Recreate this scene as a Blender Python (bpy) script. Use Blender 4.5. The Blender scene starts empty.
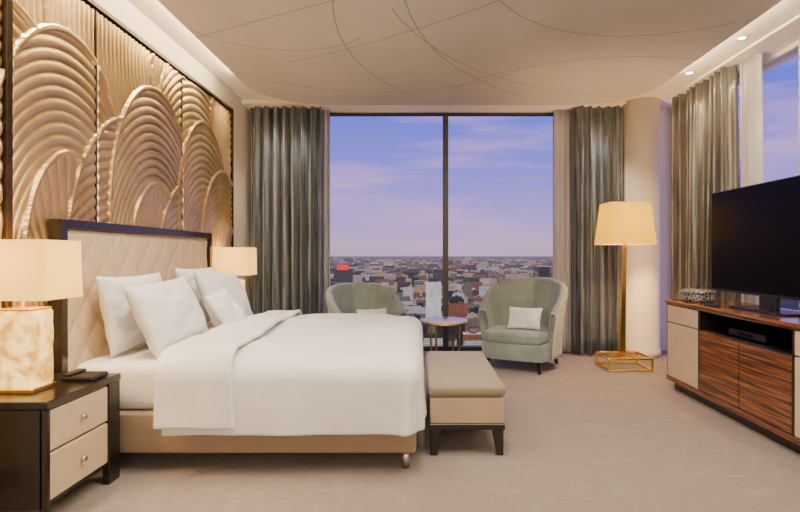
import bpy, bmesh, math, random
import numpy as np
from mathutils import Vector, Matrix, noise
random.seed(7); np.random.seed(7)
S=bpy.context.scene
COL=S.collection
F=533.33

# ---------------------------------------------------------------- materials
def mat(name, col=(.8,.8,.8), rough=.5, metal=0, col2=None, nscale=8, ndet=4, bump=0, bscale=60,
        emi=None, estr=0, sheen=0, coat=0, stretch=None, lo=.35, hi=.65, trans=0, spec=None):
    m=bpy.data.materials.new(name); m.use_nodes=True
    nt=m.node_tree; N=nt.nodes; L=nt.links
    b=N['Principled BSDF']
    b.inputs['Base Color'].default_value=(*col,1); b.inputs['Roughness'].default_value=rough
    b.inputs['Metallic'].default_value=metal
    if sheen: b.inputs['Sheen Weight'].default_value=sheen
    if coat: b.inputs['Coat Weight'].default_value=coat; b.inputs['Coat Roughness'].default_value=.1
    if spec is not None: b.inputs['Specular IOR Level'].default_value=spec
    tc=N.new('ShaderNodeTexCoord'); mp=N.new('ShaderNodeMapping'); L.new(tc.outputs['Object'],mp.inputs['Vector'])
    if stretch: mp.inputs['Scale'].default_value=stretch
    n=N.new('ShaderNodeTexNoise'); n.inputs['Scale'].default_value=nscale; n.inputs['Detail'].default_value=ndet
    L.new(mp.outputs[0],n.inputs['Vector'])
    r=N.new('ShaderNodeValToRGB'); r.color_ramp.elements[0].position=lo; r.color_ramp.elements[1].position=hi
    c2=col2 if col2 else tuple(c*.94 for c in col)
    r.color_ramp.elements[0].color=(*c2,1); r.color_ramp.elements[1].color=(*col,1)
    L.new(n.outputs['Fac'],r.inputs[0]); L.new(r.outputs[0],b.inputs['Base Color'])
    if bump:
        n2=N.new('ShaderNodeTexNoise'); n2.inputs['Scale'].default_value=bscale; n2.inputs['Detail'].default_value=3
        L.new(tc.outputs['Object'],n2.inputs['Vector'])
        bp=N.new('ShaderNodeBump'); bp.inputs['Strength'].default_value=bump; bp.inputs['Distance'].default_value=.01
        L.new(n2.outputs['Fac'],bp.inputs['Height']); L.new(bp.outputs[0],b.inputs['Normal'])
    if trans:
        t=N.new('ShaderNodeBsdfTranslucent'); t.inputs[0].default_value=(*col,1)
        mx=N.new('ShaderNodeMixShader'); mx.inputs[0].default_value=trans; out=N['Material Output']
        L.new(b.outputs[0],mx.inputs[1]); L.new(t.outputs[0],mx.inputs[2]); L.new(mx.outputs[0],out.inputs[0])
    return m

M_white_wall=mat('wall_paint',(.84,.76,.63),.7,nscale=3)
M_ceil=mat('ceiling_paint',(.90,.86,.79),.7,nscale=2)
M_col=mat('column_plaster',(.90,.80,.66),.55,nscale=3)
M_dark=mat('espresso_lacquer',(.010,.007,.006),.28,nscale=20,col2=(.016,.011,.009),stretch=(1,1,.1),coat=.2)
M_cream=mat('cream_leather',(.68,.54,.35),.45,bump=.25,bscale=180)
M_apron=mat('bench_leather',(.46,.34,.22),.45,bump=.25,bscale=180)
M_bedleather=mat('beige_leather',(.34,.25,.17),.5,bump=.2,bscale=150)
M_head=mat('headboard_leather',(.80,.62,.40),.42,bump=.15,bscale=160)
M_linen=mat('white_cotton',(.86,.84,.83),.8,nscale=6,bump=.25,bscale=14,sheen=.2)
M_pillow=mat('pillow_cotton',(.86,.85,.85),.8,nscale=5,bump=.35,bscale=10,sheen=.2)
M_chrome=mat('brushed_chrome',(.7,.7,.72),.2,1)
M_gold=mat('brushed_gold',(.98,.64,.14),.26,1,nscale=30)
M_marble=mat('white_marble',(.85,.82,.78),.15,col2=(.6,.56,.52),nscale=5,ndet=8,lo=.4,hi=.5)
M_chair=mat('sage_velvet',(.27,.335,.315),.6,col2=(.20,.255,.24),nscale=6,sheen=.5,bump=.1)
M_black=mat('black_plastic',(.008,.008,.009),.4)
M_screen=mat('tv_glass',(.003,.003,.003),.3,spec=.06)
M_benchtop=mat('taupe_suede',(.25,.20,.13),.75,sheen=.3,bump=.15)
M_frame=mat('window_bronze',(.08,.07,.06),.4,.5)
M_framew=mat('window_white',(.6,.6,.6),.5)
M_brass_dk=mat('trim_bronze',(.04,.025,.012),.35,.6)

def emis(m,colr,s):
    b=m.node_tree.nodes['Principled BSDF']; b.inputs['Emission Color'].default_value=(*colr,1); b.inputs['Emission Strength'].default_value=s
M_shade=mat('linen_shade',(.9,.55,.12),.9,bump=.1,bscale=200,trans=.05); emis(M_shade,(1,.66,.13),1.45)
M_shade2=mat('yellow_shade',(.9,.45,.01),.9,bump=.1,bscale=200,trans=.03); emis(M_shade2,(1,.58,.015),1.05)
M_onyx=mat('onyx',(1,.70,.22),.2,col2=(.60,.28,.03),nscale=16,ndet=8,bump=.5,bscale=25,lo=.40,hi=.58)
def onyx():
    nt=M_onyx.node_tree; b=nt.nodes['Principled BSDF']
    r=[n for n in nt.nodes if n.type=='VALTORGB'][0]
    nt.links.new(r.outputs[0],b.inputs['Emission Color']); b.inputs['Emission Strength'].default_value=1.9
onyx()
M_down=mat('downlight_lens',(1,1,1),.5); emis(M_down,(1,.85,.6),20)
M_relief=mat('gilded_relief',(.88,.65,.31),.29,.88,col2=(.68,.47,.19),nscale=3,bump=.2,bscale=140)
def macassar():
    m=bpy.data.materials.new('macassar_ebony'); m.use_nodes=True
    nt=m.node_tree;N=nt.nodes;L=nt.links;b=N['Principled BSDF']
    tc=N.new('ShaderNodeTexCoord'); mp=N.new('ShaderNodeMapping'); mp.inputs['Scale'].default_value=(1,.35,11)
    mp.inputs['Rotation'].default_value=(.06,0,0)
    L.new(tc.outputs['Object'],mp.inputs[0])
    n=N.new('ShaderNodeTexNoise'); n.inputs['Scale'].default_value=5; n.inputs['Detail'].default_value=4; n.inputs['Distortion'].default_value=.3
    L.new(mp.outputs[0],n.inputs['Vector'])
    r=N.new('ShaderNodeValToRGB'); e=r.color_ramp.elements
    e[0].position=.36; e[0].color=(.05,.016,.006,1); e[1].position=.66; e[1].color=(.28,.10,.03,1)
    x=e.new(.5); x.color=(.15,.048,.016,1)
    L.new(n.outputs['Fac'],r.inputs[0]); L.new(r.outputs[0],b.inputs['Base Color'])
    b.inputs['Roughness'].default_value=.22; b.inputs['Coat Weight'].default_value=.3; b.inputs['Coat Roughness'].default_value=.08
    return m
M_mac=macassar()
def curtain_mat(name,c1,c2,transl=0,metal=0,rough=.36):
    m=bpy.data.materials.new(name); m.use_nodes=True
    nt=m.node_tree;N=nt.nodes;L=nt.links;b=N['Principled BSDF']; out=N['Material Output']
    tc=N.new('ShaderNodeTexCoord'); mp=N.new('ShaderNodeMapping'); mp.inputs['Scale'].default_value=(14,14,.6)
    L.new(tc.outputs['Object'],mp.inputs[0])
    n=N.new('ShaderNodeTexNoise'); n.inputs['Scale'].default_value=3; n.inputs['Detail'].default_value=5
    L.new(mp.outputs[0],n.inputs['Vector'])
    r=N.new('ShaderNodeValToRGB'); r.color_ramp.elements[0].color=(*c1,1); r.color_ramp.elements[1].color=(*c2,1)
    r.color_ramp.elements[0].position=.35; r.color_ramp.elements[1].position=.65
    L.new(n.outputs['Fac'],r.inputs[0]); L.new(r.outputs[0],b.inputs['Base Color'])
    b.inputs['Roughness'].default_value=rough; b.inputs['Sheen Weight'].default_value=.1; b.inputs['Metallic'].default_value=metal
    if transl:
        t=N.new('ShaderNodeBsdfTranslucent'); t.inputs[0].default_value=(*c2,1)
        mx=N.new('ShaderNodeMixShader'); mx.inputs[0].default_value=transl
        L.new(b.outputs[0],mx.inputs[1]); L.new(t.outputs[0],mx.inputs[2]); L.new(mx.outputs[0],out.inputs[0])
    return m
M_curt=curtain_mat('satin_curtain',(.145,.165,.185),(.38,.42,.46),0,.5,.27)
M_curt_warmlit=curtain_mat('warm_lit_satin',(.15,.145,.135),(.33,.315,.29),0,.5,.26)  # same satin as the silver curtains, warm lamplight painted into its colour
M_sheer=curtain_mat('sheer_curtain',(.80,.78,.76),(.88,.86,.84),.35)
def glass():
    m=bpy.data.materials.new('window_glass'); m.use_nodes=True
    nt=m.node_tree;N=nt.nodes;L=nt.links; N.remove(N['Principled BSDF']); out=N['Material Output']
    t=N.new('ShaderNodeBsdfTransparent'); t.inputs[0].default_value=(.97,.98,.98,1)
    L.new(t.outputs[0],out.inputs[0])
    return m
M_glass=glass()
def carpet():
    m=bpy.data.materials.new('carpet'); m.use_nodes=True
    nt=m.node_tree;N=nt.nodes;L=nt.links;b=N['Principled BSDF']
    tc=N.new('ShaderNodeTexCoord')
    n=N.new('ShaderNodeTexNoise'); n.inputs['Scale'].default_value=.8; n.inputs['Detail'].default_value=2; n.inputs['Distortion'].default_value=1.5
    L.new(tc.outputs['Object'],n.inputs['Vector'])
    mu=N.new('ShaderNodeMath'); mu.operation='MULTIPLY'; mu.inputs[1].default_value=8
    fr=N.new('ShaderNodeMath'); fr.operation='PINGPONG'; fr.inputs[1].default_value=.5
    L.new(n.outputs['Fac'],mu.inputs[0]); L.new(mu.outputs[0],fr.inputs[0])
    r=N.new('ShaderNodeValToRGB'); e=r.color_ramp.elements
    e[0].position=0; e[0].color=(.29,.236,.205,1); e[1].position=.10; e[1].color=(.262,.212,.183,1)
    x=e.new(.5); x.color=(.25,.202,.174,1)
    L.new(fr.outputs[0],r.inputs[0])
    n3=N.new('ShaderNodeTexNoise'); n3.inputs['Scale'].default_value=30; n3.inputs['Detail'].default_value=5
    L.new(tc.outputs['Object'],n3.inputs['Vector'])
    mx=N.new('ShaderNodeMixRGB'); mx.blend_type='OVERLAY'; mx.inputs[0].default_value=.25
    L.new(r.outputs[0],mx.inputs[1]); L.new(n3.outputs['Fac'],mx.inputs[2]); L.new(mx.outputs[0],b.inputs['Base Color'])
    b.inputs['Roughness'].default_value=.95; b.inputs['Sheen Weight'].default_value=.2
    n2=N.new('ShaderNodeTexNoise'); n2.inputs['Scale'].default_value=250
    L.new(tc.outputs['Object'],n2.inputs['Vector'])
    bp=N.new('ShaderNodeBump'); bp.inputs['Strength'].default_value=.4; bp.inputs['Distance'].default_value=.01
    L.new(n2.outputs['Fac'],bp.inputs['Height']); L.new(bp.outputs[0],b.inputs['Normal'])
    return m
M_carpet=carpet()

def ceiling_panel_mat():
    m=mat('ceiling_fabric',(.54,.53,.52),.75,col2=(.49,.48,.475),nscale=1.6,bump=.1,bscale=90)
    nt=m.node_tree;N=nt.nodes;L=nt.links;b=N['Principled BSDF']
    src=[n for n in N if n.type=='VALTORGB'][0].outputs[0]
    tc=N.new('ShaderNodeTexCoord'); fl=N.new('ShaderNodeVectorMath'); fl.operation='MULTIPLY'; fl.inputs[1].default_value=(1,1,0)
    L.new(tc.outputs['Object'],fl.inputs[0])
    H=1.72
    def cp(p): 
        Y=H*F/(254-p[1]); return np.array([(p[0]-420)*Y/F,Y])
    arcs=[((160,12),(240,45),(360,38)),((333,0),(345,45),(395,88)),((405,0),(440,55),(525,97)),
          ((230,70),(370,92),(520,70)),((290,62),(420,28),(500,0)),((455,88),(560,62),(700,60)),
          ((430,45),(500,78),(640,98)),((500,0),(560,30),(735,22)),((170,45),(260,20),(335,0))]
    acc=None
    def math_(op,a,bv=None,c=None):
        n=N.new('ShaderNodeMath'); n.operation=op
        for i,v in enumerate((a,bv,c)):
            if v is None: continue
            if isinstance(v,(int,float)): n.inputs[i].default_value=v
            else: L.new(v,n.inputs[i])
        return n.outputs[0]
    def dist(c):
        n=N.new('ShaderNodeVectorMath'); n.operation='DISTANCE'; L.new(fl.outputs[0],n.inputs[0]); n.inputs[1].default_value=(float(c[0]),float(c[1]),0)
        return n.outputs['Value']
    for A,B,C in arcs:
        A,B,C=cp(A),cp(B),cp(C)
        D=2*(A[0]*(B[1]-C[1])+B[0]*(C[1]-A[1])+C[0]*(A[1]-B[1]))
        ux=((A@A)*(B[1]-C[1])+(B@B)*(C[1]-A[1])+(C@C)*(A[1]-B[1]))/D
        uy=((A@A)*(C[0]-B[0])+(B@B)*(A[0]-C[0])+(C@C)*(B[0]-A[0]))/D
        c=(ux,uy); R=math.hypot(A[0]-ux,A[1]-uy)
        rm=max(np.linalg.norm(A-B),np.linalg.norm(C-B))
        l=math_('LESS_THAN',math_('ABSOLUTE',math_('SUBTRACT',dist(c),float(R))),.006)
        k=math_('LESS_THAN',dist(B),float(rm))
        v=math_('MULTIPLY',l,k)
        acc=v if acc is None else math_('MAXIMUM',acc,v)
    mx=N.new('ShaderNodeMixRGB'); mx.inputs[2].default_value=(.16,.17,.19,1)
    L.new(math_('MULTIPLY',acc,.65),mx.inputs[0]); L.new(src,mx.inputs[1]); L.new(mx.outputs[0],b.inputs['Base Color'])
    return m
M_cpanel=ceiling_panel_mat()

# ---------------------------------------------------------------- helpers
def link(o): COL.objects.link(o); return o
def mk(name,verts,faces,m,smooth=False,parent=None):
    me=bpy.data.meshes.new(name); me.from_pydata([tuple(map(float,v)) for v in verts],[],faces); me.validate(); me.update()
    if smooth: me.polygons.foreach_set('use_smooth',[True]*len(me.polygons))
    if m: me.materials.append(m)
    o=link(bpy.data.objects.new(name,me))
    if parent: o.parent=parent
    return o
def frombm(name,bm,m,smooth=False,parent=None):
    bmesh.ops.recalc_face_normals(bm,faces=bm.faces)
    me=bpy.data.meshes.new(name); bm.to_mesh(me); bm.free()
    if smooth: me.polygons.foreach_set('use_smooth',[True]*len(me.polygons))
    if m: me.materials.append(m)
    o=link(bpy.data.objects.new(name,me))
    if parent: o.parent=parent
    return o
def addbox(bm,x0,x1,y0,y1,z0,z1,bev=0,seg=1):
    t=bmesh.new()
    r=bmesh.ops.create_cube(t,size=1)
    for v in t.verts:
        v.co=Vector((x0+(v.co.x+.5)*(x1-x0),y0+(v.co.y+.5)*(y1-y0),z0+(v.co.z+.5)*(z1-z0)))
    if bev: bmesh.ops.bevel(t,geom=t.edges[:],offset=bev,segments=seg,profile=.5,affect='EDGES')
    me=bpy.data.meshes.new('t'); t.to_mesh(me); t.free(); bm.from_mesh(me); bpy.data.meshes.remove(me)
def box(name,x0,x1,y0,y1,z0,z1,m,bev=.004,seg=1,parent=None,smooth=False):
    bm=bmesh.new(); addbox(bm,x0,x1,y0,y1,z0,z1,bev,seg); return frombm(name,bm,m,smooth,parent)
def boxes(name,lst,m,bev=.003,parent=None):
    bm=bmesh.new()
    for b in lst: addbox(bm,*b,bev)
    return frombm(name,bm,m,False,parent)
def lathe(name,prof,m,seg=40,parent=None,smooth=True,cx=0,cy=0):
    vs=[];fs=[];n=len(prof)
    for i in range(seg):
        a=2*math.pi*i/seg
        for r,z in prof: vs.append((cx+r*math.cos(a),cy+r*math.sin(a),z))
    for i in range(seg):
        j=(i+1)%seg
        for k in range(n-1): fs.append((i*n+k,j*n+k,j*n+k+1,i*n+k+1))
    o=mk(name,vs,fs,m,smooth,parent)
    bm=bmesh.new(); bm.from_mesh(o.data); bmesh.ops.remove_doubles(bm,verts=bm.verts,dist=1e-5); bmesh.ops.recalc_face_normals(bm,faces=bm.faces); bm.to_mesh(o.data); bm.free()
    return o
def frustum(name,w0,d0,z0,w1,d1,z1,m,cx=0,cy=0,cx1=None,cy1=None,parent=None,bev=.003,cap=True):
    cx1=cx if cx1 is None else cx1; cy1=cy if cy1 is None else cy1
    bm=bmesh.new()
    lo=[bm.verts.new((cx+sx*w0/2,cy+sy*d0/2,z0)) for sx,sy in((-1,-1),(1,-1),(1,1),(-1,1))]
    hi=[bm.verts.new((cx1+sx*w1/2,cy1+sy*d1/2,z1)) for sx,sy in((-1,-1),(1,-1),(1,1),(-1,1))]
    for i in range(4): bm.faces.new((lo[i],lo[(i+1)%4],hi[(i+1)%4],hi[i]))
    if cap: bm.faces.new(lo[::-1]); bm.faces.new(hi)
    if bev and cap: bmesh.ops.bevel(bm,geom=bm.edges[:],offset=bev,segments=1,affect='EDGES')
    return frombm(name,bm,m,False,parent)
def rod(name,p,q,w,m,parent=None):
    p=Vector(p);q=Vector(q);d=(q-p); Lh=d.length
    bm=bmesh.new(); addbox(bm,-w/2,w/2,-w/2,w/2,0,Lh,w*.12)
    rot=d.to_track_quat('Z','X').to_matrix().to_4x4(); bmesh.ops.transform(bm,matrix=Matrix.Translation(p)@rot,verts=bm.verts)
    return frombm(name,bm,m,False,parent)
def tag(o,label,cat,group=None):
    o['label']=label; o['category']=cat
    if group: o['group']=group
    return o
def thing(name,loc,label,cat,rot=0,group=None):
    e=link(bpy.data.objects.new(name,None)); e.location=loc; e.rotation_euler=(0,0,rot); e.empty_display_size=.1
    return tag(e,label,cat,group)
def struct(o): o['kind']='structure'; return o
def shade_cube(name,w0,d0,z0,w1,d1,z1,m,cx,cy,parent):
    return frustum(name,w0,d0,z0,w1,d1,z1,m,cx,cy,parent=parent,cap=False)

# ---------------------------------------------------------------- room shell
WX=-2.075; RX=3.12; BY=6.65; NY=-2.2; CZ=3.0
struct(box('floor',WX-.1,RX+.3,NY,BY+.1,-.1,0,M_carpet,0))
struct(box('ceiling',WX-.1,RX+.3,NY,BY+.1,CZ,CZ+.1,M_ceil,0))
struct(box('wall_left',WX-.15,WX,NY,BY+.1,0,CZ,M_white_wall,0))
struct(box('wall_rear',WX-.1,RX+.3,NY-.1,NY,0,CZ,M_white_wall,0))
struct(box('wall_right',RX,RX+.15,NY,3.0,0,CZ,M_white_wall,0))
struct(boxes('wall_far',[(WX,-1.19,BY-.03,BY+.08,0,CZ),(1.73,RX+.1,BY-.03,BY+.08,0,CZ),(-1.19,1.73,BY-.03,BY+.08,2.96,CZ)],M_white_wall,0))
def raft():
    x0,x1,y0,y1,r=-1.78,2.46,-1.8,6.16,.75
    pts=[]
    for cx,cy,a0 in ((x1-r,y1-r,0),(x0+r,y1-r,90),(x0+r,y0+r,180),(x1-r,y0+r,270)):
        for i in range(17):
            a=math.radians(a0+90*i/16); pts.append((cx+r*math.cos(a),cy+r*math.sin(a)))
    bm=bmesh.new(); vs=[bm.verts.new((x,y,2.92)) for x,y in pts]; f=bm.faces.new(vs)
    e=bmesh.ops.extrude_face_region(bm,geom=[f]); 
    for v in e['geom']:
        if isinstance(v,bmesh.types.BMVert): v.co.z=2.995
    return frombm('ceiling_raft',bm,M_cpanel)
o=raft(); o.name='trim_1'; struct(o)

def window(name,parts_frame,pane,m=M_frame):
    e=link(bpy.data.objects.new(name,None)); struct(e)
    f=boxes('frame',parts_frame,m,.004,e)
    g=box('glass_pane',*pane,M_glass,0,parent=e)
    return e
window('window_1',[(-1.19,-1.13,BY-.05,BY+.06,0,2.96),(.285,.35,BY-.06,BY+.06,0,2.96),(1.67,1.73,BY-.05,BY+.06,0,2.96),
                   (-1.13,.285,BY-.05,BY+.06,0,.05),(.35,1.67,BY-.05,BY+.06,0,.05),(-1.13,.285,BY-.05,BY+.06,2.93,2.96),(.35,1.67,BY-.05,BY+.06,2.93,2.96)],
       (-1.15,1.7,BY-.005,BY+.005,.02,2.94))
window('window_2',[(RX,RX+.1,y,y+.07,0,2.97) for y in (3.0,4.33,5.45,6.55)]+[(RX,RX+.1,a,b,z,z+.05) for a,b in((3.07,4.33),(4.40,5.45),(5.52,6.55)) for z in(0,2.92)],
       (RX+.045,RX+.055,3.02,6.6,.02,2.95),M_framew)
struct(box('trim_2',RX-.03,RX+.15,3.0,BY,2.97,CZ,M_ceil,0))

c=lathe('column',[(0,0),(.215,0),(.215,.08),(.205,.085),(.205,2.995),(0,2.995)],M_col,56); c.location=(2.62,6.32,0)
tag(c,'round smooth plastered column in warm beige beside the curtains','column')

for i,(x,y) in enumerate(((2.68,4.44),(2.68,5.3))):
    t=thing('recessed_downlight',(x,y,CZ),'small round recessed ceiling spotlight glowing warm white','ceiling light',group='recessed ceiling spotlights')
    lathe('trim_ring',[(.03,-.002),(.045,-.006),(.05,0)],M_framew,24,t)
    lathe('lens',[(0,-.003),(.03,-.003)],M_down,24,t)

# ---------------------------------------------------------------- relief wall
def rib(t): return np.abs(np.sin(np.pi*t))**.7
def relief_h(Y,Z):
    K=1.55
    h=.008*rib((Y+.30*np.sin(Z*1.7+.4)+.1*Z)/.05)
    # vertically stretched art-deco arches: centre y, z, half height; pattern centre y, z
    S_=[(1.9,2.0,1.1,'arc',1.9,1.4,.070,.002),
        (2.40,2.90,1.50,'arc',2.2,2.4,.075,.002),
        (3.75,2.90,1.35,'arc',4.1,2.6,.072,.004),
        (2.55,1.30,1.20,'arc',2.4,.7,.072,.005),
        (3.10,1.55,.95,'arc',3.10,1.0,.068,.009),
        (3.12,1.20,.60,'rays',3.12,.55,90,.013),
        (3.75,1.05,1.10,'arc',3.6,.3,.066,.010),
        (5.10,2.80,1.60,'arc',5.3,2.3,.072,.005),
        (4.80,1.90,1.15,'arc',4.9,1.2,.068,.008),
        (4.12,1.50,.98,'arc',4.12,1.0,.066,.011),
        (4.12,1.15,.60,'rays',4.12,.55,90,.014),
        (4.62,1.00,.80,'arc',4.62,.4,.064,.015),
        (5.95,2.35,1.20,'arc',5.95,1.9,.068,.007),
        (5.05,1.55,.90,'arc',5.05,1.0,.066,.011),
        (5.50,1.15,.90,'arc',5.50,.5,.064,.015),
        (5.50,1.00,.60,'rays',5.50,.3,90,.017)]
    for cy,cz,R,k,py,pz,p,off in S_:
        d=np.hypot((Y-cy)*K,Z-cz); dp=np.hypot((Y-py)*K,Z-pz); th=np.arctan2(Z-pz,Y-py)
        if k=='arc': v=off+.010*rib(dp/p)
        else: v=off+.009*rib(th*p/(2*np.pi))
        v=np.where(d>R-.03,off+.017,v)
        h=np.where(d<R,v,h)
    return h
def relief(y0,y1,label):
    z0,z1=.12,2.74; st=.0065
    ys=np.linspace(y0,y1,int((y1-y0)/st)); zs=np.linspace(z0,z1,int((z1-z0)/st))
    Yg,Zg=np.meshgrid(ys,zs,indexing='ij'); h=relief_h(Yg,Zg)
    h[0,:]=h[-1,:]=-.012; h[:,0]=h[:,-1]=-.012
    X=WX+.014+h*1.35
    V=np.stack([X,Yg,Zg],-1).reshape(-1,3).tolist()
    ny,nz=Yg.shape; idx=np.arange(ny*nz).reshape(ny,nz)
    Fc=np.stack([idx[:-1,:-1],idx[1:,:-1],idx[1:,1:],idx[:-1,1:]],-1).reshape(-1,4).tolist()
    o=mk('relief_wall_panel',V,Fc,M_relief,True)
    tag(o,label,'wall panel','gilded relief wall panels'); return o
relief(1.9,2.61,'gilded bronze relief wall panel beside the bedside lamp')
relief(2.66,3.355,'gilded relief wall panel with tall carved arches above headboard')
relief(3.375,4.565,'gilded bronze relief wall panel with carved arcs above the headboard')
relief(4.585,5.76,'gilded bronze relief wall panel with carved fan near the curtains')
struct(boxes('trim_3',[(WX,WX+.05,1.85,5.80,2.745,2.775),(WX,WX+.05,5.765,5.80,.1,2.745),(WX,WX+.05,2.615,2.655,.1,2.745),(WX,WX+.035,3.357,3.373,.1,2.745),(WX,WX+.035,4.567,4.583,.1,2.745),(WX,WX+.05,1.85,5.8,.06,.115)],M_brass_dk,.002))

# ---------------------------------------------------------------- curtains
def curtain(name,axis,a0,a1,base,z0,z1,m,amp=.05,pitch=.12,seed=0,label='',cat='curtain',group=None):
    rnd=random.Random(seed); n=int((a1-a0)/pitch*14); nz=14; vs=[];fs=[]
    ph=[rnd.uniform(-.5,.5) for _ in range(400)]
    for i in range(n+1):
        t=i/n; a=a0+(a1-a0)*t; u=(a1-a0)*t/pitch
        k=int(u); loc=u-k
        A=amp*(.75+.5*(ph[k]+.5))
        for j in range(nz+1):
            f=j/nz; z=z0+(z1-z0)*f
            w=math.sin(2*math.pi*u+.5*ph[k+50]*math.sin(math.pi*loc))+.25*math.sin(4.3*math.pi*u+seed+2*f)
            d=A*w*(1-.25*f)+.012*math.sin(3*f+u*1.7)
            s=.018*math.sin(2*math.pi*u*2+1)*(1-f*.5)
            if axis=='x': vs.append((a+s,base+d,z))
            else: vs.append((base+d,a+s,z))
    for i in range(n):
        for j in range(nz):
            q=i*(nz+1)+j; fs.append((q,q+nz+1,q+nz+2,q+1))
    o=mk(name,vs,fs,m,True)
    md=o.modifiers.new('s','SOLIDIFY'); md.thickness=.003
    return tag(o,label,cat,group)
curtain('curtain','x',-2.02,-1.16,6.34,.012,2.945,M_curt,amp=.075,pitch=.11,seed=1,label='silver-grey satin pleated floor-length curtain beside the relief wall',group='satin curtains')
curtain('sheer_curtain','x',-1.20,-1.09,6.50,.012,2.945,M_sheer,.025,.06,2,'narrow off-white sheer curtain gathered at the window edge',group='sheer curtains')
curtain('sheer_curtain','x',1.62,1.83,6.48,.012,2.945,M_sheer,.03,.07,3,'off-white sheer curtain beside the silver-grey curtain',group='sheer curtains')
curtain('curtain','x',1.83,2.40,6.32,.012,2.945,M_curt,.075,.105,4,'silver-grey satin pleated curtain next to the round column',group='satin curtains')
curtain('curtain','y',4.98,6.06,2.93,.012,2.97,M_curt_warmlit,.065,.12,5,'grey satin curtain with warm light painted in, behind the television',group='satin curtains')
curtain('sheer_curtain','y',4.68,4.98,2.99,.012,2.97,M_sheer,.03,.07,6,'off-white sheer curtain on the side window',group='sheer curtains')
curtain('sheer_curtain','y',3.05,4.16,2.99,.012,2.97,M_sheer,.03,.09,8,'wide sheer curtain on the side window behind the television',group='sheer curtains')
struct(box('trim_4',WX,2.40,6.20,6.60,2.95,2.998,M_ceil,.003))
struct(box('trim_5',2.84,RX-.04,3.0,6.1,2.975,2.998,M_ceil,.003))

# ---------------------------------------------------------------- bed
bed=thing('bed',(0,0,0),'double bed with beige leather base and tufted cream headboard','bed')
B0,B1=2.93,4.97
box('bed_base',-1.95,-.02,B0,B1,.10,.325,M_bedleather,.02,3,bed,True)
box('mattress',-1.945,-.04,B0+.03,B1-.03,.325,.59,M_linen,.06,5,bed,True)
for x,y in((-.08,3.0),(-.08,4.9),(-1.85,3.0),(-1.85,4.9)):
    lathe('leg',[(0,0),(.022,0),(.022,.105),(0,.105)],M_chrome,20,bed,True,x,y)
hb=link(bpy.data.objects.new('headboard',None)); hb.parent=bed
boxes('headboard_frame',[(WX+.052,-1.955,2.91,2.965,0,1.395),(WX+.052,-1.955,4.96,5.015,0,1.395),(WX+.052,-1.955,2.965,4.96,1.34,1.395),(WX+.052,-2.0,2.965,4.96,.05,1.34)],M_dark,.004,hb)
def tufted():
    y0,y1,z0,z1=2.967,4.958,.30,1.338; ny,nz=260,140
    ys=np.linspace(y0,y1,ny); zs=np.linspace(z0,z1,nz); Yg,Zg=np.meshgrid(ys,zs,indexing='ij')
    p=.16; a=(Yg-3.95)/p/1.0; b=(Zg-z1)/p*.85
    s=np.abs(np.sin(np.pi*(a+b)/1.4))*np.abs(np.sin(np.pi*(a-b)/1.4))
    h=.018*s**.35+.004
    edge=np.minimum.reduce([(Yg-y0),(y1-Yg),(z1-Zg)+.0])/.03
    h=h*np.clip(edge,0,1)
    X=-1.985+h; V=np.stack([X,Yg,Zg],-1).reshape(-1,3).tolist(); idx=np.arange(ny*nz).reshape(ny,nz)
    Fc=np.stack([idx[:-1,:-1],idx[1:,:-1],idx[1:,1:],idx[:-1,1:]],-1).reshape(-1,4).tolist()
    mk('tufted_panel',V,Fc,M_head,True,hb)
tufted()

dv=thing('duvet',(0,0,0),'plump white cotton duvet with folded-back top edge on the bed','duvet')
def drape(name,xa,xf,foot,top,R,B,D,na,nb,parent,seed,thick,wob=1.0,slant=0):
    yc=3.95; vs=[];fs=[]
    amax=xf+(D if foot else 0)
    for i in range(na+1):
        for j in range(nb+1):
            a=xa+(amax-xa)*i/na
            b=-B-D+(2*B+2*D)*j/nb
            if slant and not foot:
                a=xa+(amax+slant*(b/B)-xa)*i/na
            dx=max(0,a-xf) if foot else 0; dy=max(0,abs(b)-B); d=max(dx,dy)
            hy=math.hypot(dx,dy); ux,uy=(dx/hy,dy/hy) if hy>0 else (0,0)
            if d<R*math.pi/2: h=R*math.sin(d/R); v=R*(1-math.cos(d/R))
            else: h=R; v=R+d-R*math.pi/2
            fall=max(0,(d-R)/D)
            s=(a if dy>=dx else b)
            ang=math.atan2(uy,ux)
            h+=wob*fall*(.014*math.sin(s*8+seed)+.008*math.sin(s*19+2*seed)+ .015*math.sin(ang*6)*(1 if dx>0 and dy>0 else 0))
            x=(min(a,xf) if foot else a)+ux*h; sg=1 if b>0 else -1
            y=yc+sg*(min(abs(b),B)+uy*h)
            z=top-v
            t=max(0,1-d/R)
            z+=t*(.018*(1-(b/B)**2)+ .024*noise.noise(Vector((a*2.2,b*1.7,seed)))+.012*noise.noise(Vector((a*6,b*4.5,seed+3))))
            nn=.012*noise.noise(Vector((a*4,b*4,seed+7)))*(1-t); x+=ux*nn; y+=sg*uy*nn
            z=max(z,.2)
            vs.append((x,y,z))
    for i in range(na):
        for j in range(nb):
            q=i*(nb+1)+j; fs.append((q,q+nb+1,q+nb+2,q+1))
    o=mk(name,vs,fs,M_linen,True,parent)
    md=o.modifiers.new('s','SOLIDIFY'); md.thickness=thick; md.offset=1
    md=o.modifiers.new('b','SUBSURF'); md.levels=1; md.render_levels=1
    return o
drape('duvet_body',-1.38,-.11,True,.620,.11,.975,.455,90,150,dv,1.3,.018)
drape('turned_back_fold',-1.41,-1.06,False,.655,.125,.985,.455,30,150,dv,5.1,.026,.8,-.05)

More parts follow.
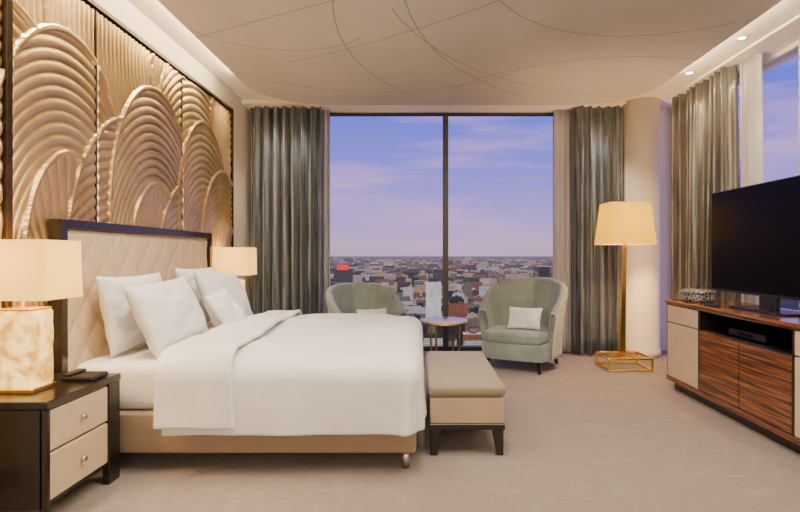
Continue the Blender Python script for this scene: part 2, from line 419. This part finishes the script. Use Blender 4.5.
def pillow_mesh(name,w,h,t,seed):
    n=26; bm=bmesh.new()
    for sgn in(1,-1):
        g=[]
        for i in range(n+1):
            u=-1+2*i/n; row=[]
            for j in range(n+1):
                v=-1+2*j/n
                x=u*w/2*(1-.07*(1-v*v)*abs(u)**3); y=v*h/2*(1-.07*(1-u*u)*abs(v)**3)
                e=max(0,(1-u*u))*max(0,(1-v*v))
                z=sgn*t/2*e**.42
                k=e**.4
                z+=sgn*k*(.026*noise.noise(Vector((u*2.1,v*2.1,seed+sgn)))+.014*noise.noise(Vector((u*6,v*5,seed))))
                row.append(bm.verts.new((x,y,z)))
            g.append(row)
        for i in range(n):
            for j in range(n):
                f=(g[i][j],g[i+1][j],g[i+1][j+1],g[i][j+1]); bm.faces.new(f if sgn>0 else f[::-1])
    bmesh.ops.remove_doubles(bm,verts=bm.verts,dist=1e-4)
    return frombm(name,bm,M_pillow,True)
def put_pillow(c,w,h,t,a,roll,seed,label,name='pillow',yaw=0,group='bed pillows'):
    o=pillow_mesh(name,w,h,t,seed); a=math.radians(a)
    zx=Vector((math.cos(a),0,math.sin(a))); xx=Vector((0,1,0)); yx=zx.cross(xx)
    R=Matrix((xx,yx,zx)).transposed().to_4x4()
    o.matrix_world=Matrix.Translation(c)@Matrix.Rotation(math.radians(yaw),4,'Z')@R@Matrix.Rotation(math.radians(roll),4,'Z')
    return tag(o,label,'pillow' if name=='pillow' else 'cushion',group)
put_pillow((-1.83,3.46,.835),.76,.48,.15,10,0,1,'white cotton pillow standing against the tufted headboard')
put_pillow((-1.60,3.44,.81),.80,.48,.18,24,2,2,'white cotton pillow leaning on the pillow behind it')
put_pillow((-1.83,4.46,.85),.76,.49,.15,10,0,3,'white cotton pillow against the window side of the headboard')
put_pillow((-1.59,4.38,.83),.80,.50,.18,24,-4,4,'large white cotton pillow propped in front of another pillow')
put_pillow((-1.42,3.97,.77),.42,.38,.12,36,8,5,'small white cushion resting between the two pillow stacks')

# ---------------------------------------------------------------- bench
bn=thing('bench',(0,0,0),'upholstered bench with taupe cushion and dark legs beside the bed','bench')
bx0,bx1,by0,by1=.06,.50,3.17,4.30
box('seat_cushion',bx0-.01,bx1+.01,by0-.01,by1+.01,.345,.42,M_benchtop,.03,4,bn,True)
box('apron',bx0,bx1,by0,by1,.19,.345,M_apron,.008,2,bn)
box('base_rail',bx0-.005,bx1+.005,by0-.005,by1+.005,.155,.19,M_dark,.003,1,bn)
for x,s in((bx0+.035,-1),(bx1-.035,1)):
    for y,q in((by0+.035,-1),(by1-.035,1)):
        frustum('leg',.04,.04,0,.065,.065,.16,M_dark,x+s*.012,y+q*.012,x,y,bn)

# ---------------------------------------------------------------- nightstands
def nightstand(y0,label):
    t=thing('nightstand',(0,y0,0),label,'nightstand',group='pair of nightstands')
    w=.56; X0,X1=-2.02,-1.62
    box('body',X0,X1-.015,.0,w,.09,.525,M_dark,.004,1,t)
    box('top',X0,X1+.01,-.008,w+.004,.525,.56,M_dark,.004,1,t)
    box('side_panel',X1-.03,X1+.006,0,.02,.0,.525,M_dark,.003,1,t)
    box('side_panel',X1-.03,X1+.006,w-.10,w,.0,.525,M_dark,.003,1,t)
    box('leg',X0,X0+.04,0,.03,0,.09,M_dark,.003,1,t); box('leg',X0,X0+.04,w-.03,w,0,.09,M_dark,.003,1,t)
    for z0,z1 in((.335,.515),(.12,.325)):
        d=box('drawer',X1-.02,X1+.002,.024,w-.105,z0,z1,M_cream,.006,2,t)
        k=lathe('knob',[(0,.022),(.012,.022),(.016,.012),(.008,.004),(.006,0)],M_chrome,20,d)
        k.rotation_euler=(0,math.pi/2,0); k.location=(X1+.002,.024+(w-.129)/2,(z0+z1)/2)
    return t
nightstand(2.31,'dark espresso nightstand with two cream drawers beside the bed')
nightstand(5.06,'dark espresso nightstand with cream drawers near the curtains')
def tlamp(y,label):
    t=thing('table_lamp',(-1.865,y,.56),label,'table lamp',group='pair of bedside lamps')
    box('foot',-.115,.095,-.085,.085,0,.02,M_gold,.003,1,t)
    bm=bmesh.new(); addbox(bm,-.105,.085,-.075,.075,.02,.375,.01,2)
    bmesh.ops.subdivide_edges(bm,edges=bm.edges[:],cuts=5,use_grid_fill=True)
    for v in bm.verts:
        nn=noise.noise(v.co*14)*.006; v.co.x+=nn; v.co.y+=nn
    frombm('onyx_body',bm,M_onyx,False,t)
    box('cap',-.10,.08,-.07,.07,.375,.387,M_gold,.003,1,t)
    lathe('stem',[(0,.387),(.008,.387),(.008,.56),(0,.56)],M_gold,12,t,True,-.01,0)
    shade_cube('lamp_shade',.37,.27,.43,.36,.26,.705,M_shade,0,0,t)
    l=bpy.data.lights.new('bulb','POINT'); l.energy=32; l.color=(1,.62,.26); l.shadow_soft_size=.05
    lo=link(bpy.data.objects.new('bulb_light',l)); lo.location=(-1.865,y,.56+.59)
tlamp(2.52,'lit bedside lamp with glowing onyx base and rectangular cream shade')
tlamp(5.36,'lit onyx bedside lamp with rectangular shade near the curtains')
ph=thing('telephone',(-1.72,2.74,.561),'low black bedside telephone on the nightstand','telephone')
box('base',-.08,.08,-.07,.07,0,.024,M_black,.008,2,ph)
box('handset',-.075,-.03,-.065,.065,.024,.04,M_black,.008,2,ph)

# ---------------------------------------------------------------- armchairs
def armchair(loc,rot,label,sc=1):
    t=thing('armchair',loc,label,'armchair',rot,'pair of armchairs'); t.scale=(sc,sc,sc)
    na=72; prof=16; vs=[];fs=[]
    amax=math.radians(118)
    for i in range(na+1):
        ph=-amax+2*amax*i/na
        q=abs(ph)/amax
        Ht=.90-.34*(q**2.6) 
        ch=.014*abs(math.sin(ph*5.5))
        inner=[];outer=[]
        for k in range(prof):
            f=k/(prof-1)
            flare=.085*(f**2)*(1-.45*q)
            z=.13+(Ht-.13)*f
            ri=.315+flare-ch*f; ro=.385+flare*1.0
            inner.append((ri,z)); outer.append((ro,z))
        (ri,zt),(ro,_)=inner[-1],outer[-1]; mid=(ri+ro)/2; hw=(ro-ri)/2
        cap=[(mid-hw*math.cos(math.pi*s/6),zt+hw*.9*math.sin(math.pi*s/6)) for s in range(1,6)]
        loop=inner+cap+outer[::-1]
        n=len(loop)
        for r,z in loop:
            x=r*math.sin(ph)*1.04; y=r*math.cos(ph)
            if abs(ph)>math.pi/2:
                e=(abs(ph)-math.pi/2); x=math.copysign(r*1.04,ph)*(1-.10*e); y=-r*e*1.25
            vs.append((x,y,z))
    for i in range(na):
        for k in range(n):
            fs.append((i*n+k,(i+1)*n+k,(i+1)*n+(k+1)%n,i*n+(k+1)%n))
    fs.append(tuple(range(n))[::-1]); fs.append(tuple(na*n+k for k in range(n)))
    mk('backrest',vs,fs,M_chair,True,t)
    def outline(s,fy):
        pts=[]
        for i in range(33):
            a=math.pi*i/32; pts.append((.34*s*math.cos(a),.32*s*math.sin(a)))
        pts+= [(-.35*s,-.2),(-.33*s,fy+.03),(-.28*s,fy)]+[(-.14,fy-.02),(0,fy-.026),(.14,fy-.02)]+[(.28*s,fy),(.33*s,fy+.03),(.35*s,-.2)]
        return pts
    def slab(name,pts,z0,z1,bev):
        bm=bmesh.new(); lo=[bm.verts.new((x,y,z0)) for x,y in pts]; f=bm.faces.new(lo)
        e=bmesh.ops.extrude_face_region(bm,geom=[f])
        for v in e['geom']:
            if isinstance(v,bmesh.types.BMVert): v.co.z=z1
        ed=[x for x in bm.edges if abs(x.verts[0].co.z-x.verts[1].co.z)<1e-6]
        bmesh.ops.bevel(bm,geom=ed,offset=bev,segments=4,profile=.5,affect='EDGES')
        return frombm(name,bm,M_chair,True,t)
    slab('seat_base',outline(1.0,-.40),.12,.29,.015)
    slab('seat_cushion',outline(.93,-.41),.285,.41,.04)
    for sx,sy in((-1,-1),(1,-1),(-1,1),(1,1)):
        frustum('leg',.028,.028,0,.05,.05,.13,M_dark,sx*.29,(-.36 if sy<0 else .25),sx*.27,(-.33 if sy<0 else .22),t,.002)
    return t
armchair((1.12,5.76,0),math.radians(-30),'sage green velvet barrel armchair with channelled back beside floor lamp')
armchair((-.60,5.85,0),math.radians(30),'sage green velvet barrel armchair by the window behind the bed',.93)
def cushion(c,yawdeg,label):
    o=pillow_mesh('cushion',.36,.24,.10,c[0]*3)
    a=math.radians(22)
    R=Matrix(((1,0,0),(0,math.sin(a),-math.cos(a)),(0,math.cos(a),math.sin(a)))).to_4x4()
    o.matrix_world=Matrix.Translation(c)@Matrix.Rotation(math.radians(yawdeg),4,'Z')@R
    tag(o,label,'cushion','armchair cushions')
cushion((1.10,5.61,.525),-26,'small white lumbar cushion on the armchair seat')
cushion((-.50,5.70,.50),30,'small pale lumbar cushion on the armchair by the bed')

# ---------------------------------------------------------------- side table
st=thing('side_table',(.285,6.13,0),'small round side table with white marble top and gold legs','side table')
lathe('table_top',[(0,.425),(.265,.425),(.27,.432),(.27,.445),(.265,.45),(0,.45)],M_marble,56,st)
lathe('rim',[(.262,.405),(.268,.405),(.268,.4245),(.262,.4245),(.262,.405)],M_gold,56,st)
for k in range(4):
    a=math.radians(45+90*k+12); c_,s_=math.cos(a),math.sin(a)
    rod('leg',(.18*c_,.18*s_,0),(.20*c_,.20*s_,.425),.018,M_gold,st)
lathe('base_ring',[(.17,.0),(.19,.0),(.19,.015),(.17,.015),(.17,0)],M_gold,48,st)

# ---------------------------------------------------------------- floor lamp
LX=2.155
fl=thing('floor_lamp',(LX,5.62,0),'tall gold floor lamp with tapered yellow shade and open base','floor lamp')
for z in(.011,.13):
    for a in(-1,1):
        rod('base_bar',(-.23,a*.19,z),(.21,a*.19,z),.022,M_gold,fl)
        rod('base_bar',(a*.22-.01,-.19,z),(a*.22-.01,.19,z),.022,M_gold,fl)
for sx in(-1,1):
    for sy in(-1,1):
        rod('base_post',(sx*.22-.01,sy*.19,.0),(sx*.22-.01,sy*.19,.14),.022,M_gold,fl)
rod('base_brace',(-.23,-.19,.13),(.21,.19,.13),.018,M_gold,fl); rod('base_brace',(-.23,.19,.13),(.21,-.19,.13),.018,M_gold,fl)
frustum('pole',.066,.045,.12,.036,.03,1.33,M_gold,-.03,0,.0,0,fl,.003)
lathe('stem',[(0,1.33),(.01,1.33),(.01,1.46),(0,1.46)],M_gold,12,fl)
shade_cube('lamp_shade',.50,.42,1.30,.41,.33,1.735,M_shade2,0,0,fl)
l=bpy.data.lights.new('bulb','POINT'); l.energy=70; l.color=(1,.60,.24); l.shadow_soft_size=.06
o=link(bpy.data.objects.new('floor_lamp_light',l)); o.location=(LX,5.62,1.54)

# ---------------------------------------------------------------- console
cb=thing('media_console',(0,0,0),'long glossy striped ebony media console with cream end doors','cabinet')
CX0,CX1=2.22,2.74; m_=.54; Y1=4.79; Y0=Y1-4*m_
box('top',CX0-.015,CX1,Y0-.01,Y1+.012,.765,.79,M_mac,.004,1,cb)
box('plinth',CX0+.05,CX1-.02,Y0+.03,Y1-.03,0,.08,M_dark,.003,1,cb)
fr=[(CX0+.02,CX1,Y0,Y1,.08,.115),(CX1-.02,CX1,Y0,Y1,.115,.765)]
for y in (Y0,Y0+m_,Y0+3*m_,Y1): fr.append((CX0,CX1-.02,y-.014 if y>Y0 else y,y if y==Y1 else y+.014,.08,.765))
fr+=[(CX0+.005,CX1-.02,Y0,Y1,.575,.60)]
boxes('carcass',fr,M_dark,.002,cb)
boxes('front_trim',[(CX0-.006,CX0+.01,Y0,Y1,.748,.765),(CX0-.006,CX0+.01,Y0,Y1,.08,.12)],M_mac,.002,cb)
def front(nm,ya,yb,z0,z1,m):
    return box(nm,CX0-.004,CX0+.018,ya+.008,yb-.008,z0,z1,m,.003,1,cb)
front('drawer',Y1-m_+.006,Y1-.008,.602,.745,M_cream); front('door',Y1-m_+.006,Y1-.008,.122,.592,M_cream)
front('door',Y1-2*m_,Y1-m_-.006,.122,.585,M_mac); front('door',Y1-3*m_+.006,Y1-2*m_,.122,.585,M_mac)
front('drawer',Y0+.008,Y0+m_-.006,.602,.745,M_cream); front('door',Y0+.008,Y0+m_-.006,.122,.592,M_cream)
sb=thing('media_player',(2.45,3.75,.601),'slim black media player on the open shelf of the console','electronics')
box('case',-.16,.16,-.21,.21,.006,.055,M_black,.004,1,sb); box('display',-.163,-.159,-.08,.08,.02,.042,M_screen,.0,1,sb)
for y in(-.17,.17): box('foot',-.12,.12,y-.01,y+.01,0,.007,M_black,0,1,sb)

tv=thing('television',(2.47,3.80,.79),'large flat black television on a low black stand','television')
box('housing',.0,.035,-.72,.72,.105,.925,M_black,.006,2,tv)
box('screen',-.003,.0005,-.708,.708,.125,.915,M_screen,0,1,tv)
box('stand_base',-.10,.14,-.30,.30,0,.014,M_black,.005,2,tv)
box('stand_neck',.0,.04,-.09,.09,.014,.11,M_black,.005,1,tv)

def lattice():
    m=mat('lattice_lacquer',(.8,.78,.72),.3); nt=m.node_tree;N=nt.nodes;L=nt.links
    tc=N.new('ShaderNodeTexCoord'); v=N.new('ShaderNodeTexVoronoi'); v.feature='DISTANCE_TO_EDGE'; v.inputs['Scale'].default_value=42
    L.new(tc.outputs['Object'],v.inputs['Vector']); r=N.new('ShaderNodeValToRGB')
    r.color_ramp.elements[0].position=.05; r.color_ramp.elements[0].color=(.45,.42,.37,1); r.color_ramp.elements[1].position=.12; r.color_ramp.elements[1].color=(.012,.012,.012,1)
    L.new(v.outputs['Distance'],r.inputs[0]); L.new(r.outputs[0],N['Principled BSDF'].inputs['Base Color']); return m
M_lat=lattice()
jb=thing('decorative_box',(2.40,4.61,.79),'round lidded black and white lattice box on the console','decorative box')
lathe('body',[(0,0),(.12,0),(.135,.012),(.14,.07),(0,.07)],M_lat,40,jb)
lathe('lid',[(0,.0705),(.143,.0705),(.143,.09),(.12,.105),(0,.11)],M_lat,40,jb)
lathe('knob',[(0,.13),(.014,.125),(.01,.108),(0,.108)],M_black,20,jb)
tag(box('remote_control',2.27,2.31,4.10,4.27,.7905,.805,M_black,.004,2),'slim black remote control lying on the console','remote control')

# ---------------------------------------------------------------- outside city
GZ=-92
def haze(m,N,L):  # aerial haze painted in: surfaces blend to a mauve glow with distance
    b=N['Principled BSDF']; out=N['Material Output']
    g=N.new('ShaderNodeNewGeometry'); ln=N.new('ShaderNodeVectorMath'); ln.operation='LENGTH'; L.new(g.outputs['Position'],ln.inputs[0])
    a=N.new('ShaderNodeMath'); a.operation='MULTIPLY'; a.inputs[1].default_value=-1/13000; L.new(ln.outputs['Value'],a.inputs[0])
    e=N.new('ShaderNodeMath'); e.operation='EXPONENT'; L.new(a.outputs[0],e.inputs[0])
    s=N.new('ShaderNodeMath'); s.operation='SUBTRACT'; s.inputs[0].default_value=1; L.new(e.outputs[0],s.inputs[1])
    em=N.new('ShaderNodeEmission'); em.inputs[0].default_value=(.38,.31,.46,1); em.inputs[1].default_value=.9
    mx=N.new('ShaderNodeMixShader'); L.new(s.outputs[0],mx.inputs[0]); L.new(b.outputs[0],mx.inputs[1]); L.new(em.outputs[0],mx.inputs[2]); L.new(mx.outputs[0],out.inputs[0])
def bmat(name,c,lit=.0):
    m=bpy.data.materials.new(name); m.use_nodes=True; nt=m.node_tree;N=nt.nodes;L=nt.links;b=N['Principled BSDF']
    g=N.new('ShaderNodeNewGeometry')
    br=N.new('ShaderNodeTexBrick'); br.inputs['Scale'].default_value=.22; br.inputs['Color1'].default_value=(*c,1); br.inputs['Color2'].default_value=(*[x*.8 for x in c],1)
    br.inputs['Mortar'].default_value=(*[x*.35 for x in c],1); br.inputs['Mortar Size'].default_value=.06; br.offset=0
    mp=N.new('ShaderNodeMapping'); mp.inputs['Rotation'].default_value=(math.pi/2,0,0); L.new(g.outputs['Position'],mp.inputs[0]); L.new(mp.outputs[0],br.inputs['Vector'])
    n=N.new('ShaderNodeTexNoise'); n.inputs['Scale'].default_value=.12; n.inputs['Detail'].default_value=4; L.new(g.outputs['Position'],n.inputs['Vector'])
    mx=N.new('ShaderNodeMixRGB'); mx.blend_type='MULTIPLY'; mx.inputs[0].default_value=.6
    L.new(br.outputs[0],mx.inputs[1]); L.new(n.outputs['Fac'],mx.inputs[2])
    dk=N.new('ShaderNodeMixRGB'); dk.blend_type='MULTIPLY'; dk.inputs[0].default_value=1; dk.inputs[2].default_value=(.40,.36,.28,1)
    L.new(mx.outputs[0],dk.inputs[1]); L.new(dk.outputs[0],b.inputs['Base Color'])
    L.new(mx.outputs[0],b.inputs['Emission Color']); b.inputs['Emission Strength'].default_value=.95+lit  # self-glow added to building colours, standing in for warm daylight
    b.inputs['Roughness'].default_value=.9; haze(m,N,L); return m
BC=[(.85,.62,.45),(.34,.26,.17),(1,.90,.80),(.48,.18,.07),(.13,.11,.09),(.95,.58,.26),(.05,.04,.035)]
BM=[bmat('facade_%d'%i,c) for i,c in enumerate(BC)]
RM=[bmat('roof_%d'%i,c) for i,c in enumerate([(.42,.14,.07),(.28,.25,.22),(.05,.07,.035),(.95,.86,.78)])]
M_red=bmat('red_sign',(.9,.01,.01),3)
def gm():
    m=bpy.data.materials.new('city_ground'); m.use_nodes=True; nt=m.node_tree;N=nt.nodes;L=nt.links;b=N['Principled BSDF']
    g=N.new('ShaderNodeNewGeometry'); n=N.new('ShaderNodeTexNoise'); n.inputs['Scale'].default_value=.02; n.inputs['Detail'].default_value=9
    n.inputs['Roughness'].default_value=.85; L.new(g.outputs['Position'],n.inputs['Vector'])
    r=N.new('ShaderNodeValToRGB'); e=r.color_ramp.elements; e[0].position=.42; e[0].color=(.010,.026,.005,1); e[1].position=.66; e[1].color=(.30,.20,.13,1); x=e.new(.53); x.color=(.04,.055,.02,1)
    L.new(n.outputs['Fac'],r.inputs[0]); L.new(r.outputs[0],b.inputs['Base Color']); b.inputs['Roughness'].default_value=1
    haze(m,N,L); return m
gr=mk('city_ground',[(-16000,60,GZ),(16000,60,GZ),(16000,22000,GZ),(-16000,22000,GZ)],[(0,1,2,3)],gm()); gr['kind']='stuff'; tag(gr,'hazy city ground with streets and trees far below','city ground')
def bvar(kind):
    bm=bmesh.new()
    if kind==0: addbox(bm,-.5,.5,-.5,.5,0,.94); addbox(bm,-.52,.52,-.52,.52,.94,1); addbox(bm,-.2,.1,-.2,.2,1,1.15)
    elif kind==1:
        addbox(bm,-.5,.5,-.5,.5,0,.7)
        a=[bm.verts.new(p) for p in((-.53,-.53,.7),(.53,-.53,.7),(.53,.53,.7),(-.53,.53,.7),(-.53,0,1.05),(.53,0,1.05))]
        for q in((0,1,5,4),(2,3,4,5),(0,4,3),(1,2,5)): bm.faces.new([a[k] for k in q])
    elif kind==2: addbox(bm,-.5,.5,-.5,-.1,0,1); addbox(bm,-.5,-.1,-.1,.5,0,.9); addbox(bm,.1,.3,-.4,-.2,1,1.1)
    else: addbox(bm,-.5,.5,-.5,.5,0,.8); addbox(bm,-.38,.38,-.38,.38,.8,1); addbox(bm,-.1,.1,-.1,.1,1,1.12)
    me=bpy.data.meshes.new('building_mesh'); bmesh.ops.recalc_face_normals(bm,faces=bm.faces); bm.to_mesh(me); bm.free(); return me
variants=[]
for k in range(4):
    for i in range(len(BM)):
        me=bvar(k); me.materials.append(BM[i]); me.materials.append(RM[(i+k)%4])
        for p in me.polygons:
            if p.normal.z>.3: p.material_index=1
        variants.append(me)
rnd=random.Random(3)
def at(px,py,Y): return ((px-420)*Y/F, Y, 1.2-(py-254)*Y/F)
SIG=[(343,270,1400,30,14),(372,292,800,26,7)]
avoid=[(16,640,16)]+[(at(px,py,Y)[0],Y+9,w+6) for px,py,Y,w,h in SIG]
cnt=0; labs=['flat-roofed city block with small windows','gabled row building with pitched roof','L-shaped city building around a yard','stepped city building with roof plant']
y=430; lasty=y
while cnt<298:
    xl=-.20*y; xr=.29*y
    x=xl+rnd.uniform(0,14)
    while x<xr and cnt<298:
        w=rnd.uniform(12,32); d=rnd.uniform(11,20); h=rnd.uniform(9,20)*(1 if rnd.random()<.93 else 1.9)
        yy=y+rnd.uniform(-2,2); cx=x+w/2
        if rnd.random()<.9 and not any(abs(cx-a)<r+w/2 and abs(yy-b_)<r+d/2 for a,b_,r in avoid):
            k=rnd.randrange(len(variants)); b=bpy.data.objects.new('city_building',variants[k]); link(b)
            b.scale=(w,d,h); b.location=(cx,yy,GZ); b.rotation_euler=(0,0,rnd.choice([0,0,0,.06,-.06]))
            tag(b,labs[k//len(BM)]+' seen far below','building','city buildings'); cnt+=1
        x+=w*1.08+rnd.uniform(3,9)
    lasty=y; y+=27
def rest():
    V=[];Fc=[];mi=[]
    y=lasty+30
    r=random.Random(9)
    while y<9000:
        x=-.28*y
        while x<.38*y:
            s=min(1,.45+y/6000)
            w=r.uniform(18,50)*s*(1+y/6000); d=r.uniform(14,34)*s; h=r.uniform(8,22)*(1 if r.random()<.96 else r.uniform(1.8,3.2))
            yy=y+r.uniform(-5,5)
            if r.random()<.78 and not any(abs(x+w/2-a)<q+w/2 and abs(yy+d/2-b_)<q+d/2 for a,b_,q in avoid):
                b=len(V)
                V+=[(x,yy,GZ),(x+w,yy,GZ),(x+w,yy+d,GZ),(x,yy+d,GZ),(x,yy,GZ+h),(x+w,yy,GZ+h),(x+w,yy+d,GZ+h),(x,yy+d,GZ+h)]
                m1=r.randrange(7)
                for q in((0,1,5,4),(1,2,6,5),(3,0,4,7)): Fc.append([b+k for k in q]); mi.append(m1)
                Fc.append([b+k for k in(4,5,6,7)]); mi.append(7+r.randrange(4))
            x+=w+r.uniform(4,18)*(1+y/3000)
        y+=36+(y-700)*.03
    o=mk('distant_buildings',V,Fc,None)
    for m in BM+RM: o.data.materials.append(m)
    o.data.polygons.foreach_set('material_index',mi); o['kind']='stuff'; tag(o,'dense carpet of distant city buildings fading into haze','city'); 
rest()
tw=thing('office_tower',(16,640,GZ),'pale slender office tower block rising over the city','building')
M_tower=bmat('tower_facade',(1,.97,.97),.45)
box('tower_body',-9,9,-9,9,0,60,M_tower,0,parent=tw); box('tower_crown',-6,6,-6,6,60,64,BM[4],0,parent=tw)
for px,py,Y,w,h in SIG:
    X,_,Z=at(px,py,Y); t=thing('rooftop_sign',(X,Y,GZ),'city building with a red rooftop sign board','building',group='buildings with red signs')
    box('building_block',-w*.8,w*.8,-2,20,0,Z-GZ,BM[4],0,parent=t); box('sign_board',-w/2,w/2,-3,-2,Z-GZ,Z-GZ+h,M_red,0,parent=t)

# ---------------------------------------------------------------- world dusk sky
w=bpy.data.worlds.new('dusk'); S.world=w; w.use_nodes=True; nt=w.node_tree;N=nt.nodes;L=nt.links; bg=N['Background']
tc=N.new('ShaderNodeTexCoord'); sep=N.new('ShaderNodeSeparateXYZ'); L.new(tc.outputs['Generated'],sep.inputs[0])
r=N.new('ShaderNodeValToRGB'); e=r.color_ramp.elements
e[0].position=0; e[0].color=(.50,.34,.50,1)
e[1].position=.9; e[1].color=(.04,.06,.45,1)
for p,c in((.02,(.55,.34,.58,1)),(.07,(.38,.27,.70,1)),(.15,(.22,.20,.78,1)),(.28,(.10,.13,.78,1)),(.5,(.06,.09,.65,1))):
    q=e.new(p); q.color=c
L.new(sep.outputs[2],r.inputs[0])
mp=N.new('ShaderNodeMapping'); mp.inputs['Scale'].default_value=(1.2,1.2,8); L.new(tc.outputs['Generated'],mp.inputs[0])
n=N.new('ShaderNodeTexNoise'); n.inputs['Scale'].default_value=2.6; n.inputs['Detail'].default_value=6; n.inputs['Roughness'].default_value=.55; L.new(mp.outputs[0],n.inputs['Vector'])
cr=N.new('ShaderNodeValToRGB'); cr.color_ramp.elements[0].position=.46; cr.color_ramp.elements[1].position=.72
cr.color_ramp.elements[0].color=(0,0,0,1); cr.color_ramp.elements[1].color=(.7,.7,.7,1)
L.new(n.outputs['Fac'],cr.inputs[0])
mx=N.new('ShaderNodeMixRGB'); mx.inputs[2].default_value=(.66,.36,.68,1); L.new(cr.outputs[0],mx.inputs[0]); L.new(r.outputs[0],mx.inputs[1])
L.new(mx.outputs[0],bg.inputs[0]); bg.inputs[1].default_value=1.55

# ---------------------------------------------------------------- lights
def area(name,loc,rot,sx,sy,e,c):
    l=bpy.data.lights.new(name,'AREA'); l.shape='RECTANGLE'; l.size=sx; l.size_y=sy; l.energy=e; l.color=c
    o=link(bpy.data.objects.new(name,l)); o.location=loc; o.rotation_euler=rot; return o
def spot(name,loc,target,e,c,cone=70,blend=.6,rad=.04):
    l=bpy.data.lights.new(name,'SPOT'); l.energy=e; l.color=c; l.spot_size=math.radians(cone); l.spot_blend=blend; l.shadow_soft_size=rad
    o=link(bpy.data.objects.new(name,l)); o.location=loc; o.rotation_euler=(Vector(target)-Vector(loc)).to_track_quat('-Z','Y').to_euler(); return o
area('overhead_fill',(.3,1.9,2.88),(0,0,0),2.6,1.6,115,(1,.84,.66))  # broad soft fill added overhead out of view, no fixture
area('rear_fill',(.4,-1.9,1.9),(math.radians(88),0,0),3.5,1.4,55,(1,.88,.76))  # unseen softbox-like fill added behind the camera
def strip(name,loc,direction,length,e,c=(1,.76,.44)):
    o=area(name,loc,(0,0,0),length,.05,e,c)
    z=-Vector(direction).normalized(); x=Vector((0,1,0)) if abs(direction[0])>.5 else Vector((1,0,0)); yv=z.cross(x)
    o.matrix_world=Matrix.Translation(loc)@Matrix((x,yv,z)).transposed().to_4x4(); return o
strip('cove_strip',(-1.785,3.0,2.955),(-1,0,0),4.6,36)
strip('cove_strip',(2.465,3.0,2.955),(1,0,0),4.6,36)
for y in(2.3,3.0,3.9,4.8,5.5):
    spot('wall_washer',(-1.90,y,2.97),(-2.03,y,1.0),95,(1,.80,.51),80,.8,.02)
for y in(4.44,5.3):
    spot('downlight',(2.68,y,2.97),(2.6,y,0),62,(1,.74,.44),95,.8,.03)
for x in(-1.7,-1.35,2.1):
    spot('curtain_downlight',(x,6.17,2.9),(x,6.35,0),34,(1,.88,.74),60,.8,.02)
for x,y in((-1.0,3.4),(.2,3.0),(1.5,3.3)):
    spot('room_spot',(x,y,2.9),(x,y+.6,0),95,(1,.86,.71),95,.9,.05)

# ---------------------------------------------------------------- camera
cam=bpy.data.cameras.new('camera'); co=link(bpy.data.objects.new('camera',cam)); co.location=(0,0,1.2); co.rotation_euler=(math.pi/2,0,0)
cam.lens=24; cam.sensor_width=36; cam.shift_x=-.025; cam.shift_y=-.0025; cam.clip_end=40000; cam.clip_start=.05
S.camera=co
